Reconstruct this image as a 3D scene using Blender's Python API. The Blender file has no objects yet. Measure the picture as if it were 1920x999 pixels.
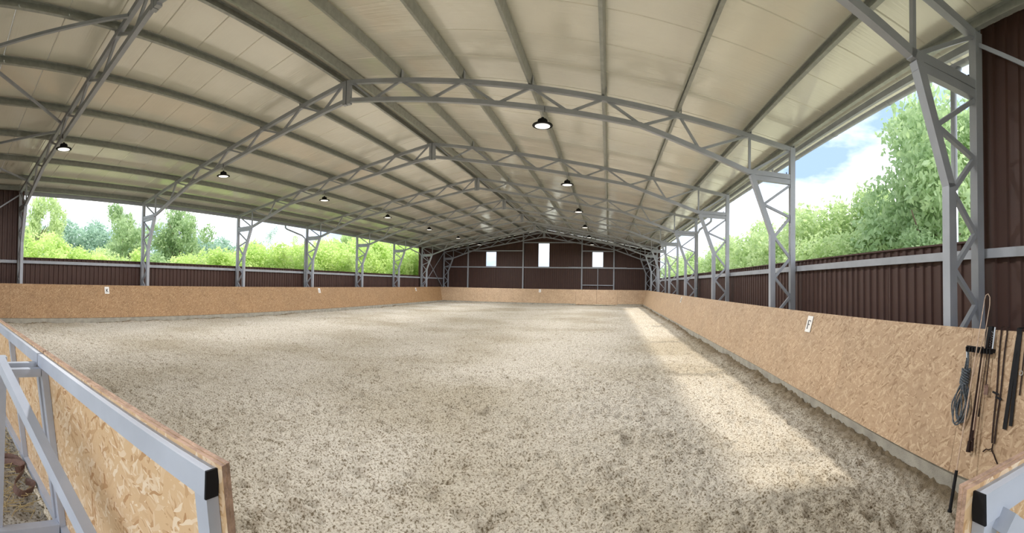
import bpy, math, random
import numpy as np
from mathutils import Vector, Matrix

scene = bpy.context.scene
COL = scene.collection
random.seed(7)

# ------------------------------------------------------------------ camera
# the photograph is a swept (cylindrical) phone panorama, 135 degrees wide
CAM = (6.4689, -1.1131, 1.94)
YAW, PITCH, ROLL, FPX, PY0 = -0.2236, 0.0216, 0.0166, 812.93, 513.69
def _mat3(rows): return Matrix(rows)
def _cam_axes():
    cy, sy = math.cos(YAW), math.sin(YAW)
    cp, sp = math.cos(PITCH), math.sin(PITCH)
    cr, sr = math.cos(ROLL), math.sin(ROLL)
    A = Matrix(((cy, -sy, 0), (sy, cy, 0), (0, 0, 1)))
    B = Matrix(((1, 0, 0), (0, cp, sp), (0, -sp, cp)))
    C = Matrix(((cr, 0, sr), (0, 1, 0), (-sr, 0, cr)))
    return C @ B @ A
R3 = _cam_axes()
right, fwd, up = R3[0], R3[1], R3[2]
cam_data = bpy.data.cameras.new('camera')
cam_data.type = 'PANO'
pano = cam_data if hasattr(cam_data, 'panorama_type') else cam_data.cycles
pano.panorama_type = 'CENTRAL_CYLINDRICAL'
pano.central_cylindrical_range_u_min = -960 / FPX
pano.central_cylindrical_range_u_max = 960 / FPX
pano.central_cylindrical_range_v_min = -(999 - PY0) / FPX
pano.central_cylindrical_range_v_max = PY0 / FPX
pano.central_cylindrical_radius = 1.0
cam_data.clip_start, cam_data.clip_end = 0.05, 500
cam = bpy.data.objects.new('camera', cam_data)
COL.objects.link(cam)
M = Matrix((right, up, -fwd)).transposed().to_4x4()
M.translation = Vector(CAM)
cam.matrix_world = M
scene.camera = cam

# ------------------------------------------------------------------ light
scene.view_settings.view_transform = 'Standard'
scene.view_settings.look = 'None'
scene.view_settings.gamma = 1.0
scene.view_settings.use_curve_mapping = False
scene.view_settings.exposure = 0.3
scene.cycles.max_bounces = 8
SKY_STRENGTH = 2.3
SUN_STRENGTH = 3.3
LAMP_WATT = 215.0

world = bpy.data.worlds.new('sky')
scene.world = world
world.use_nodes = True
wn, wl = world.node_tree.nodes, world.node_tree.links
wn.clear()
w_out = wn.new('ShaderNodeOutputWorld'); w_bg = wn.new('ShaderNodeBackground')
w_tc = wn.new('ShaderNodeTexCoord'); w_map = wn.new('ShaderNodeMapping')
w_map.inputs['Scale'].default_value = (1.0, 1.0, 2.4)
w_map.inputs['Location'].default_value = (4.7, 2.6, 0.3)
w_no = wn.new('ShaderNodeTexNoise'); w_no.inputs['Scale'].default_value = 2.1
w_no.inputs['Detail'].default_value = 6; w_no.inputs['Roughness'].default_value = 0.55
w_rp = wn.new('ShaderNodeValToRGB')
w_rp.color_ramp.elements[0].position = 0.38; w_rp.color_ramp.elements[0].color = (0.20, 0.285, 0.43, 1)
w_rp.color_ramp.elements[1].position = 0.60; w_rp.color_ramp.elements[1].color = (0.97, 0.98, 1.0, 1)
w_bg.inputs['Strength'].default_value = SKY_STRENGTH
wl.new(w_tc.outputs['Generated'], w_map.inputs['Vector']); wl.new(w_map.outputs['Vector'], w_no.inputs['Vector'])
wl.new(w_no.outputs['Fac'], w_rp.inputs['Fac']); wl.new(w_rp.outputs['Color'], w_bg.inputs['Color'])
wl.new(w_bg.outputs['Background'], w_out.inputs['Surface'])

sun_data = bpy.data.lights.new('sun', 'SUN')
sun_data.energy = SUN_STRENGTH; sun_data.angle = math.radians(4.0); sun_data.color = (1.0, 0.93, 0.82)
sun = bpy.data.objects.new('sun', sun_data); COL.objects.link(sun)
sun.rotation_euler = Vector((1.0, -0.03, 1.50)).to_track_quat('Z', 'Y').to_euler()
sun.location = (30, 20, 40)

# ------------------------------------------------------------------ materials
def new_mat(name):
    m = bpy.data.materials.new(name); m.use_nodes = True
    nt = m.node_tree
    return m, nt, nt.nodes['Principled BSDF']
def N(nt, t, **kw):
    n = nt.nodes.new(t)
    for k, v in kw.items():
        if k in n.inputs: n.inputs[k].default_value = v
        else: setattr(n, k, v)
    return n
def ramp(nt, stops):
    r = nt.nodes.new('ShaderNodeValToRGB'); cr = r.color_ramp
    while len(cr.elements) < len(stops): cr.elements.new(0.5)
    for e, (p, c) in zip(cr.elements, stops): e.position = p; e.color = (*c, 1)
    return r
def simple(name, col, rough=0.5, metal=0.0, var=0.12, scale=6.0, bump=0.0, bscale=60.0, coords='Object'):
    m, nt, b = new_mat(name)
    tc = N(nt, 'ShaderNodeTexCoord')
    no = N(nt, 'ShaderNodeTexNoise', Scale=scale, Detail=5.0)
    nt.links.new(tc.outputs[coords], no.inputs['Vector'])
    lo = tuple(c * (1 - var) for c in col); hi = tuple(min(1, c * (1 + var)) for c in col)
    r = ramp(nt, [(0.3, lo), (0.7, hi)])
    nt.links.new(no.outputs['Fac'], r.inputs['Fac']); nt.links.new(r.outputs['Color'], b.inputs['Base Color'])
    b.inputs['Roughness'].default_value = rough; b.inputs['Metallic'].default_value = metal
    if bump:
        n2 = N(nt, 'ShaderNodeTexNoise', Scale=bscale, Detail=4.0)
        nt.links.new(tc.outputs[coords], n2.inputs['Vector'])
        bp = N(nt, 'ShaderNodeBump', Strength=bump, Distance=0.02)
        nt.links.new(n2.outputs['Fac'], bp.inputs['Height']); nt.links.new(bp.outputs['Normal'], b.inputs['Normal'])
    return m

MAT = {}
MAT['steel'] = simple('grey_painted_steel', (0.355, 0.375, 0.42), 0.42, 0.0, 0.08, 3.0)
MAT['column'] = MAT['steel']
MAT['galv'] = simple('galvanised_steel', (0.36, 0.375, 0.35), 0.42, 0.35, 0.12, 9.0)
MAT['brown'] = simple('brown_cladding', (0.064, 0.028, 0.020), 0.6, 0.0, 0.12, 1.5)
MAT['black'] = simple('black_plastic', (0.010, 0.010, 0.012), 0.65, 0.0, 0.1)
MAT['tube'] = simple('pale_grey_tube', (0.50, 0.53, 0.60), 0.45, 0.0, 0.08, 5.0)
MAT['rail'] = simple('rail_grey', (0.36, 0.38, 0.42), 0.5, 0.0, 0.1, 4.0)
MAT['concrete'] = simple('concrete', (0.36, 0.335, 0.28), 0.9, 0.0, 0.2, 5.0, 0.3, 80)
MAT['white'] = simple('white_plate', (0.80, 0.78, 0.75), 0.5, 0.0, 0.05)
MAT['ink'] = simple('black_letter', (0.015, 0.015, 0.018), 0.5)
MAT['darkgrey'] = simple('dark_grey_metal', (0.03, 0.03, 0.035), 0.45)
MAT['pipe'] = simple('pipe_grey', (0.34, 0.36, 0.39), 0.4, 0.2, 0.08)
MAT['zinc'] = simple('bright_zinc_pipe', (0.62, 0.66, 0.70), 0.3, 0.8, 0.1)
MAT['rope'] = simple('blue_grey_rope', (0.11, 0.13, 0.15), 0.8, 0.0, 0.5, 60.0, 0.6, 220)
MAT['leather'] = simple('dark_leather', (0.028, 0.014, 0.011), 0.65, 0.0, 0.25, 20)
MAT['brownleather'] = simple('brown_leather', (0.16, 0.085, 0.06), 0.55, 0.0, 0.3, 14, 0.3, 50)
MAT['cane'] = simple('pale_cane', (0.52, 0.38, 0.28), 0.5, 0.0, 0.15, 30)
MAT['straw'] = simple('straw', (0.55, 0.43, 0.22), 0.8, 0.0, 0.3, 20)
MAT['bark'] = simple('bark', (0.16, 0.12, 0.09), 0.9, 0.0, 0.3, 6, 0.5, 20)
MAT['seam'] = simple('seam_dark', (0.10, 0.09, 0.07), 0.8)

for kk in ('black', 'leather'): MAT[kk].node_tree.nodes['Principled BSDF'].inputs['Specular IOR Level'].default_value = 0.2
# cream roof sandwich panel: micro-ribbed glossy coated steel
m, nt, b = new_mat('cream_roof_panel'); MAT['ceiling'] = m
tc = N(nt, 'ShaderNodeTexCoord'); geo = N(nt, 'ShaderNodeNewGeometry')
no = N(nt, 'ShaderNodeTexNoise', Scale=0.8, Detail=3.0)
nt.links.new(geo.outputs['Position'], no.inputs['Vector'])
r = ramp(nt, [(0.3, (0.76, 0.74, 0.645)), (0.7, (0.82, 0.80, 0.705))])
nt.links.new(no.outputs['Fac'], r.inputs['Fac']); nt.links.new(r.outputs['Color'], b.inputs['Base Color'])
b.inputs['Roughness'].default_value = 0.22
b.inputs['Specular IOR Level'].default_value = 0.6
b.inputs['Coat Weight'].default_value = 1.0; b.inputs['Coat IOR'].default_value = 1.8; b.inputs['Coat Roughness'].default_value = 0.13
mp = N(nt, 'ShaderNodeMapping'); mp.inputs['Scale'].default_value = (0.35, 10.0, 0.35)
nt.links.new(geo.outputs['Position'], mp.inputs['Vector'])
n2 = N(nt, 'ShaderNodeTexNoise', Scale=2.0, Detail=2.0)
nt.links.new(mp.outputs['Vector'], n2.inputs['Vector'])
n3 = N(nt, 'ShaderNodeTexNoise', Scale=1.6, Detail=2.0)
nt.links.new(geo.outputs['Position'], n3.inputs['Vector'])
ad = N(nt, 'ShaderNodeMath', operation='MULTIPLY_ADD'); ad.inputs[1].default_value = 3.0
nt.links.new(n3.outputs['Fac'], ad.inputs[0]); nt.links.new(n2.outputs['Fac'], ad.inputs[2])
bp = N(nt, 'ShaderNodeBump', Strength=0.5, Distance=0.008)
nt.links.new(ad.outputs[0], bp.inputs['Height']); nt.links.new(bp.outputs['Normal'], b.inputs['Normal']); nt.links.new(bp.outputs['Normal'], b.inputs['Coat Normal'])

# oriented strand board: three layers of stretched flakes, uv in metres
def osb(name, dark, mid, light, k=1.0):
    m, nt, b = new_mat(name)
    uv = N(nt, 'ShaderNodeTexCoord'); oi = N(nt, 'ShaderNodeObjectInfo')
    off = N(nt, 'ShaderNodeVectorMath', operation='SCALE'); off.inputs[0].default_value = (37.0, 17.0, 0.0)
    nt.links.new(oi.outputs['Random'], off.inputs['Scale'])
    add = N(nt, 'ShaderNodeVectorMath', operation='ADD')
    nt.links.new(uv.outputs['UV'], add.inputs[0]); nt.links.new(off.outputs[0], add.inputs[1])
    wob = N(nt, 'ShaderNodeTexNoise', Scale=9.0, Detail=2.0)
    nt.links.new(add.outputs[0], wob.inputs['Vector'])
    wsc = N(nt, 'ShaderNodeVectorMath', operation='SCALE'); wsc.inputs['Scale'].default_value = 0.05
    nt.links.new(wob.outputs['Color'], wsc.inputs[0])
    add2 = N(nt, 'ShaderNodeVectorMath', operation='ADD')
    nt.links.new(add.outputs[0], add2.inputs[0]); nt.links.new(wsc.outputs[0], add2.inputs[1])
    layers = []
    for ang, sc in ((4, (8, 50, 1)), (-15, (10, 62, 1)), (52, (12, 46, 1)), (24, (9, 58, 1)), (-78, (14, 60, 1)), (-38, (11, 52, 1))):
        sc = tuple(q * k for q in sc)
        rot = N(nt, 'ShaderNodeVectorRotate', rotation_type='Z_AXIS'); rot.inputs['Angle'].default_value = math.radians(ang)
        nt.links.new(add2.outputs[0], rot.inputs['Vector'])
        mul = N(nt, 'ShaderNodeVectorMath', operation='MULTIPLY'); mul.inputs[1].default_value = sc
        nt.links.new(rot.outputs[0], mul.inputs[0])
        v = N(nt, 'ShaderNodeTexVoronoi', voronoi_dimensions='2D'); v.inputs['Scale'].default_value = 1.0
        nt.links.new(mul.outputs[0], v.inputs['Vector'])
        sep = N(nt, 'ShaderNodeSeparateColor'); nt.links.new(v.outputs['Color'], sep.inputs[0])
        layers.append(sep)
    cur = layers[0].outputs[0]
    for L in layers[1:]:
        gt = N(nt, 'ShaderNodeMath', operation='GREATER_THAN'); gt.inputs[1].default_value = 0.70
        nt.links.new(L.outputs[1], gt.inputs[0])
        mx = N(nt, 'ShaderNodeMix', data_type='FLOAT')
        nt.links.new(gt.outputs[0], mx.inputs[0]); nt.links.new(cur, mx.inputs[2]); nt.links.new(L.outputs[0], mx.inputs[3])
        cur = mx.outputs[0]
    r = ramp(nt, [(0.0, dark), (0.22, mid), (0.65, mid), (1.0, light)])
    nt.links.new(cur, r.inputs['Fac'])
    big = N(nt, 'ShaderNodeTexNoise', Scale=1.3, Detail=3.0); nt.links.new(add.outputs[0], big.inputs['Vector'])
    mr = N(nt, 'ShaderNodeMapRange'); mr.inputs[3].default_value = 0.82; mr.inputs[4].default_value = 1.15
    nt.links.new(big.outputs['Fac'], mr.inputs[0])
    mulc = N(nt, 'ShaderNodeVectorMath', operation='SCALE')
    nt.links.new(r.outputs['Color'], mulc.inputs[0]); nt.links.new(mr.outputs[0], mulc.inputs['Scale'])
    nt.links.new(mulc.outputs[0], b.inputs['Base Color'])
    b.inputs['Roughness'].default_value = 0.62
    bp = N(nt, 'ShaderNodeBump', Strength=0.15, Distance=0.002)
    nt.links.new(cur, bp.inputs['Height']); nt.links.new(bp.outputs['Normal'], b.inputs['Normal'])
    return m
MAT['osb'] = osb('osb_weathered', (0.28, 0.17, 0.09), (0.44, 0.30, 0.185), (0.58, 0.43, 0.28))
MAT['osb_edge'] = simple('osb_edge', (0.46, 0.30, 0.215), 0.8, 0.0, 0.3, 30, 0.4, 90)
MAT['osb_shade'] = osb('osb_brown_shaded', (0.20, 0.105, 0.04), (0.32, 0.185, 0.085), (0.46, 0.30, 0.16))  # left boards: their weaker light is put into a darker, browner colour
MAT['osb_fresh'] = osb('osb_fresh', (0.50, 0.26, 0.11), (0.74, 0.50, 0.28), (0.90, 0.72, 0.52), 1.35)

# riding sand
m, nt, b = new_mat('riding_sand'); MAT['sand'] = m
geo = N(nt, 'ShaderNodeNewGeometry')
n1 = N(nt, 'ShaderNodeTexNoise', Scale=0.28, Detail=5.0); n2 = N(nt, 'ShaderNodeTexNoise', Scale=44.0, Detail=4.0, Roughness=0.7)
n3 = N(nt, 'ShaderNodeTexNoise', Scale=5.5, Detail=4.0, Roughness=0.65)
for n in (n1, n2, n3): nt.links.new(geo.outputs['Position'], n.inputs['Vector'])
r1 = ramp(nt, [(0.36, (0.42, 0.375, 0.295)), (0.56, (0.545, 0.505, 0.435))])
r2 = ramp(nt, [(0.40, (0.34, 0.29, 0.22)), (0.475, (0.92, 0.90, 0.87)), (0.66, (1.15, 1.15, 1.14))])  # dark specks: small shadows of hollows put into the sand colour
r3 = ramp(nt, [(0.30, (0.60, 0.56, 0.50)), (0.42, (1, 1, 1))])
nt.links.new(n1.outputs['Fac'], r1.inputs['Fac']); nt.links.new(n2.outputs['Fac'], r2.inputs['Fac']); nt.links.new(n3.outputs['Fac'], r3.inputs['Fac'])
mA = N(nt, 'ShaderNodeVectorMath', operation='MULTIPLY'); mB = N(nt, 'ShaderNodeVectorMath', operation='MULTIPLY')
nt.links.new(r1.outputs['Color'], mA.inputs[0]); nt.links.new(r2.outputs['Color'], mA.inputs[1])
nt.links.new(mA.outputs[0], mB.inputs[0]); nt.links.new(r3.outputs['Color'], mB.inputs[1])
sx = N(nt, 'ShaderNodeSeparateXYZ'); nt.links.new(geo.outputs['Position'], sx.inputs[0])
ab = N(nt, 'ShaderNodeMath', operation='ABSOLUTE'); nt.links.new(sx.outputs[0], ab.inputs[0])
nz = N(nt, 'ShaderNodeMath', operation='MULTIPLY_ADD'); nz.inputs[1].default_value = 0.5
nt.links.new(n3.outputs['Fac'], nz.inputs[0]); nt.links.new(ab.outputs[0], nz.inputs[2])
damp = N(nt, 'ShaderNodeMapRange', interpolation_type='SMOOTHSTEP'); damp.inputs[1].default_value = 9.50; damp.inputs[2].default_value = 9.85
nt.links.new(nz.outputs[0], damp.inputs[0])
mxd = N(nt, 'ShaderNodeMix', data_type='RGBA'); mxd.inputs[7].default_value = (0.20, 0.155, 0.10, 1)
nt.links.new(damp.outputs[0], mxd.inputs[0]); nt.links.new(mB.outputs[0], mxd.inputs[6])
nt.links.new(mxd.outputs[2], b.inputs['Base Color'])
b.inputs['Roughness'].default_value = 0.95
b.inputs['Specular IOR Level'].default_value = 0.15
bp = N(nt, 'ShaderNodeBump', Strength=1.0, Distance=0.02)
nt.links.new(n2.outputs['Fac'], bp.inputs['Height']); nt.links.new(bp.outputs['Normal'], b.inputs['Normal'])

def leafmat(name, c1, c2):
    m, nt, b = new_mat(name)
    geo = N(nt, 'ShaderNodeNewGeometry'); no = N(nt, 'ShaderNodeTexNoise', Scale=1.1, Detail=4.0)
    nt.links.new(geo.outputs['Position'], no.inputs['Vector'])
    r = ramp(nt, [(0.34, c1), (0.66, c2)]); nt.links.new(no.outputs['Fac'], r.inputs['Fac'])
    nt.links.new(r.outputs['Color'], b.inputs['Base Color']); b.inputs['Roughness'].default_value = 0.6
    tr = N(nt, 'ShaderNodeBsdfTranslucent'); nt.links.new(r.outputs['Color'], tr.inputs['Color'])
    mx = N(nt, 'ShaderNodeMixShader', Fac=0.5); out = nt.nodes['Material Output']
    nt.links.new(b.outputs[0], mx.inputs[1]); nt.links.new(tr.outputs[0], mx.inputs[2]); nt.links.new(mx.outputs[0], out.inputs['Surface'])
    return m
MAT['leaf_bright'] = leafmat('leaf_yellow_green', (0.57, 0.73, 0.26), (0.77, 0.90, 0.40))
MAT['leaf_mid'] = leafmat('leaf_mid_green', (0.34, 0.48, 0.24), (0.55, 0.69, 0.39))
MAT['leaf_pale'] = leafmat('leaf_pale_green', (0.48, 0.61, 0.29), (0.66, 0.78, 0.43))
MAT['leaf_blue_haze'] = leafmat('leaf_hazy_blue_green', (0.34, 0.50, 0.38), (0.46, 0.62, 0.48))  # haze over the far thickets is put into this bluish leaf colour
MAT['grass'] = simple('meadow_grass', (0.43, 0.43, 0.31), 0.9, 0.0, 0.25, 0.4, 0.5, 30)

# clear rooflight pane
m, nt, b = new_mat('clear_pane'); MAT['pane'] = m
tr = N(nt, 'ShaderNodeBsdfTransparent'); tr.inputs[0].default_value = (0.97, 0.98, 1.0, 1)
tl = N(nt, 'ShaderNodeBsdfTranslucent'); tl.inputs[0].default_value = (0.9, 0.92, 0.95, 1)
mx = N(nt, 'ShaderNodeMixShader', Fac=0.25)
nt.links.new(tr.outputs[0], mx.inputs[1]); nt.links.new(tl.outputs[0], mx.inputs[2])
nt.links.new(mx.outputs[0], nt.nodes['Material Output'].inputs['Surface'])
# lamp lens
m, nt, b = new_mat('lamp_lens'); MAT['lens'] = m
no = N(nt, 'ShaderNodeTexNoise', Scale=40.0); b.inputs['Base Color'].default_value = (0.85, 0.83, 0.80, 1)
b.inputs['Emission Color'].default_value = (1, 0.97, 0.92, 1); b.inputs['Emission Strength'].default_value = 0.8

# ------------------------------------------------------------------ mesh helpers
class MB:
    def __init__(s): s.v = []; s.f = []; s.uv = []
    def add(s, vs, fs, uvs=None):
        o = len(s.v); s.v += [tuple(p) for p in vs]; s.f += [tuple(i + o for i in f) for f in fs]
        s.uv += (uvs if uvs else [[(0, 0)] * len(f) for f in fs])
        return s
    def hexa(s, c, uvs=None):      # 8 corners: bottom loop 0-3, top loop 4-7
        return s.add(c, [(0, 3, 2, 1), (4, 5, 6, 7), (0, 1, 5, 4), (1, 2, 6, 5), (2, 3, 7, 6), (3, 0, 4, 7)], uvs)
    def box(s, a, b):
        x0, y0, z0 = a; x1, y1, z1 = b
        return s.hexa([(x0, y0, z0), (x1, y0, z0), (x1, y1, z0), (x0, y1, z0), (x0, y0, z1), (x1, y0, z1), (x1, y1, z1), (x0, y1, z1)])
    def bar(s, p, q, w, h=None, side=(0, 1, 0)):   # rectangular tube p->q; w along side, h across
        h = h or w; p = Vector(p); q = Vector(q); d = (q - p).normalized(); sd = Vector(side)
        sd = (sd - d * sd.dot(d)).normalized(); n = d.cross(sd)
        c = []
        for e in (p, q):
            for a, bb in ((-1, -1), (1, -1), (1, 1), (-1, 1)): c.append(e + sd * (a * w / 2) + n * (bb * h / 2))
        return s.hexa(c)
    def tube(s, pts, r, n=8, closed=False, r1=None):
        pts = [Vector(p) for p in pts]; k = len(pts); rings = []
        prev = None
        for i, p in enumerate(pts):
            if closed: d = pts[(i + 1) % k] - pts[i - 1]
            else: d = pts[min(i + 1, k - 1)] - pts[max(i - 1, 0)]
            d.normalize()
            a = prev if prev is not None else (Vector((0, 0, 1)) if abs(d.z) < .9 else Vector((1, 0, 0)))
            a = (a - d * a.dot(d)).normalized(); prev = a; bb = d.cross(a)
            rr = r if r1 is None else r + (r1 - r) * i / (k - 1)
            rings.append([p + a * (rr * math.cos(2 * math.pi * j / n)) + bb * (rr * math.sin(2 * math.pi * j / n)) for j in range(n)])
        vs = [v for ring in rings for v in ring]; fs = []
        for i in range(k if closed else k - 1):
            i2 = (i + 1) % k
            for j in range(n): fs.append((i * n + j, i * n + (j + 1) % n, i2 * n + (j + 1) % n, i2 * n + j))
        if not closed: fs.append(tuple(range(n - 1, -1, -1))); fs.append(tuple((k - 1) * n + j for j in range(n)))
        return s.add(vs, fs)
    def strap(s, pts, w, t, side):                 # flat band along pts
        pts = [Vector(p) for p in pts]; sd = Vector(side).normalized(); c = []; fs = []
        for i, p in enumerate(pts):
            d = (pts[min(i + 1, len(pts) - 1)] - pts[max(i - 1, 0)]).normalized()
            e = (sd - d * sd.dot(d)).normalized(); n = d.cross(e)
            c += [p + e * (w / 2) + n * (t / 2), p - e * (w / 2) + n * (t / 2), p - e * (w / 2) - n * (t / 2), p + e * (w / 2) - n * (t / 2)]
        for i in range(len(pts) - 1):
            for j in range(4): fs.append((i * 4 + j, i * 4 + (j + 1) % 4, i * 4 + 4 + (j + 1) % 4, i * 4 + 4 + j))
        fs += [(3, 2, 1, 0), tuple(len(c) - 4 + j for j in range(4))]
        return s.add(c, fs)
    def lathe(s, prof, n=20, at=(0, 0, 0)):
        vs = []; fs = []
        for (r, z) in prof:
            for j in range(n): vs.append((at[0] + r * math.cos(2 * math.pi * j / n), at[1] + r * math.sin(2 * math.pi * j / n), at[2] + z))
        for i in range(len(prof) - 1):
            for j in range(n): fs.append((i * n + j, i * n + (j + 1) % n, (i + 1) * n + (j + 1) % n, (i + 1) * n + j))
        fs.append(tuple(range(n - 1, -1, -1))); fs.append(tuple((len(prof) - 1) * n + j for j in range(n)))
        return s.add(vs, fs)
    def extrude(s, prof, p0, p1, ex, ez):          # closed 2D profile (a,b) -> a*ex+b*ez, swept p0->p1
        ex, ez = Vector(ex), Vector(ez); n = len(prof)
        vs = [Vector(p) + ex * a + ez * bb for p in (p0, p1) for a, bb in prof]
        fs = [(j, (j + 1) % n, n + (j + 1) % n, n + j) for j in range(n)] + [tuple(range(n - 1, -1, -1)), tuple(range(n, 2 * n))]
        return s.add(vs, fs)
    def mesh(s, name, mat, smooth=False):
        me = bpy.data.meshes.new(name); me.from_pydata(s.v, [], s.f)
        ul = me.uv_layers.new(name='UVMap'); i = 0
        for f in s.uv:
            for u in f: ul.data[i].uv = u; i += 1
        me.materials.append(MAT[mat] if isinstance(mat, str) else mat)
        if smooth: me.polygons.foreach_set('use_smooth', [True] * len(me.polygons))
        me.update(); return me
    def build(s, name, mat, parent=None, smooth=False): return link(name, s.mesh(name, mat, smooth), parent)
def link(name, data, parent=None, loc=None, rot=None):
    o = bpy.data.objects.new(name, data); COL.objects.link(o)
    if parent is not None: o.parent = parent
    if loc is not None: o.location = loc
    if rot is not None: o.rotation_euler = rot
    return o
def empty(name, loc=(0, 0, 0)):
    o = bpy.data.objects.new(name, None); COL.objects.link(o); o.location = loc; o.empty_display_size = 0.2; return o
def tag(o, label=None, cat=None, group=None, kind=None):
    if label: o['label'] = label
    if cat: o['category'] = cat
    if group: o['group'] = group
    if kind or cat: o['kind'] = kind or 'thing'
    return o
def copy_tree(root):
    r = root.copy(); COL.objects.link(r)
    for ch in root.children:
        c = ch.copy(); COL.objects.link(c); c.parent = r
        for g in ch.children:
            d = g.copy(); COL.objects.link(d); d.parent = c
    return r
def uvboard(mb, corners, nrm, t, L, H):
    """flat board from 4 front corners (bl, br, tr, tl), thickness t backwards along -nrm; uv in metres"""
    n = Vector(nrm).normalized() * t
    f = [Vector(c) for c in corners]; k = [c - n for c in f]
    fr = [(0, 0), (L, 0), (L, H), (0, H)]
    mb.add(f + k, [(0, 1, 2, 3), (5, 4, 7, 6), (0, 4, 5, 1), (1, 5, 6, 2), (2, 6, 7, 3), (3, 7, 4, 0)],
           [fr, fr, [(0, 0), (0, t), (L, t), (L, 0)], [(0, 0), (t, 0), (t, H), (0, H)], [(0, 0), (0, t), (L, t), (L, 0)], [(0, 0), (t, 0), (t, H), (0, H)]])
    return mb

# ------------------------------------------------------------------ hall layout (metres)
Y0, D = 2.507, 5.5738
YK = [Y0 + D * k for k in range(-1, 8)]        # frame lines, [0] is behind the camera
Y_NEAR, Y_FAR = -3.35, 41.80                  # gable claddings
SL = 0.186                                    # roof slope
def zc(x): return 7.09 - SL * abs(x)          # top chord centre line
def zceil(x): return 7.39 - SL * abs(x)       # underside of the roof panels
ORD = ['nearest', 'second', 'third', 'fourth', 'fifth', 'sixth', 'seventh', 'eighth', 'ninth', 'tenth', 'eleventh', 'twelfth']

# ---- ground outside
def ground():
    mb = MB(); n = 24; xs = np.linspace(-160, 160, n); ys = np.linspace(-110, 210, n)
    vs = [(x, y, -0.40) for y in ys for x in xs]
    fs = [(j * n + i, j * n + i + 1, (j + 1) * n + i + 1, (j + 1) * n + i) for j in range(n - 1) for i in range(n - 1)]
    mb.add(vs, fs)
    tag(mb.build('ground', 'grass'), 'pale dry grass and gravel around the riding hall', None, None, 'structure')
ground()

# ---- sand floor (real relief)
def vnoise(x, y, seed):
    rs = np.random.RandomState(seed); T = rs.rand(256, 256)
    xi = np.floor(x).astype(int); yi = np.floor(y).astype(int); fx = x - xi; fy = y - yi
    fx = fx * fx * (3 - 2 * fx); fy = fy * fy * (3 - 2 * fy)
    a = T[xi % 256, yi % 256]; b_ = T[(xi + 1) % 256, yi % 256]; c = T[xi % 256, (yi + 1) % 256]; d = T[(xi + 1) % 256, (yi + 1) % 256]
    return (a * (1 - fx) + b_ * fx) * (1 - fy) + (c * (1 - fx) + d * fx) * fy - 0.5
def smooth(a, b, x):
    t = np.clip((x - a) / (b - a), 0, 1); return t * t * (3 - 2 * t)
def sand():
    xs = np.concatenate([np.arange(-10.5, 1.0, 0.05), np.arange(1.0, 10.5, 0.023)])
    ys = np.concatenate([np.arange(-3.3, -0.4, 0.05), np.arange(-0.4, 9.0, 0.023), np.arange(9.0, 20.0, 0.042), np.arange(20.0, 39.6, 0.085)])
    X, Y = np.meshgrid(xs, ys)
    Z = 0.05 * vnoise(X * 0.5, Y * 0.5, 1) + 0.035 * vnoise(X * 1.9, Y * 1.9, 2) + 0.03 * vnoise(X * 5.3, Y * 5.3, 3)
    cl = np.abs(vnoise(X * 11.0 + 3 * vnoise(X * 3, Y * 3, 9), Y * 11.0, 4)); Z += 0.045 * (0.22 - cl)
    Z += 0.042 * vnoise(X * 19, Y * 19, 5) + 0.034 * vnoise(X * 33 + 7, Y * 33, 6)
    rs = np.random.RandomState(11)
    # hoof prints
    for i in range(1500):
        cx, cy = rs.uniform(-9.3, 9.3), rs.uniform(-0.1, 20)
        if i < 700: cx, cy = rs.uniform(1.5, 9.3), rs.uniform(-0.1, 9)
        rad = rs.uniform(0.05, 0.10); dep = rs.uniform(0.02, 0.06)
        i0, i1 = np.searchsorted(xs, [cx - 3 * rad, cx + 3 * rad]); j0, j1 = np.searchsorted(ys, [cy - 3 * rad, cy + 3 * rad])
        if i1 <= i0 or j1 <= j0: continue
        q = ((X[j0:j1, i0:i1] - cx) ** 2 + (Y[j0:j1, i0:i1] - cy) ** 2) / rad ** 2
        Z[j0:j1, i0:i1] += dep * (-np.exp(-q * 1.6) + 0.5 * np.exp(-(np.sqrt(q) - 1.45) ** 2 * 5))
    # banked up along the boards
    nb = vnoise(Y * 1.7, X * 0.2, 21) * 0.10
    Z += (np.where(X > 0, 0.07, -0.02) + nb) * smooth(9.15, 9.6, np.abs(X)) * (Y > -0.3)
    Z += 0.04 * smooth(38.2, 38.8, Y)
    Z -= 0.20 * smooth(6.5, 1.0, Y) * smooth(8.0, 9.3, X)
    # the passage outside the boards lies higher
    Z += 0.40 * smooth(-0.12, -0.34, Y) * (1 - 0.0 * X)
    nx, ny = len(xs), len(ys)
    co = np.stack([X, Y, Z], -1).reshape(-1, 3).astype(np.float32)
    idx = np.arange(nx * ny).reshape(ny, nx)
    q = np.stack([idx[:-1, :-1], idx[:-1, 1:], idx[1:, 1:], idx[1:, :-1]], -1).reshape(-1, 4).astype(np.int32)
    me = bpy.data.meshes.new('floor'); me.vertices.add(len(co)); me.vertices.foreach_set('co', co.ravel())
    me.loops.add(q.size); me.loops.foreach_set('vertex_index', q.ravel())
    me.polygons.add(len(q)); me.polygons.foreach_set('loop_start', np.arange(0, q.size, 4, dtype=np.int32))
    me.update(calc_edges=True); me.polygons.foreach_set('use_smooth', np.ones(len(q), dtype=bool))
    me.materials.append(MAT['sand'])
    o = link('floor', me); tag(o, 'beige trodden sand floor of the riding arena', None, None, 'structure')
sand()

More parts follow.
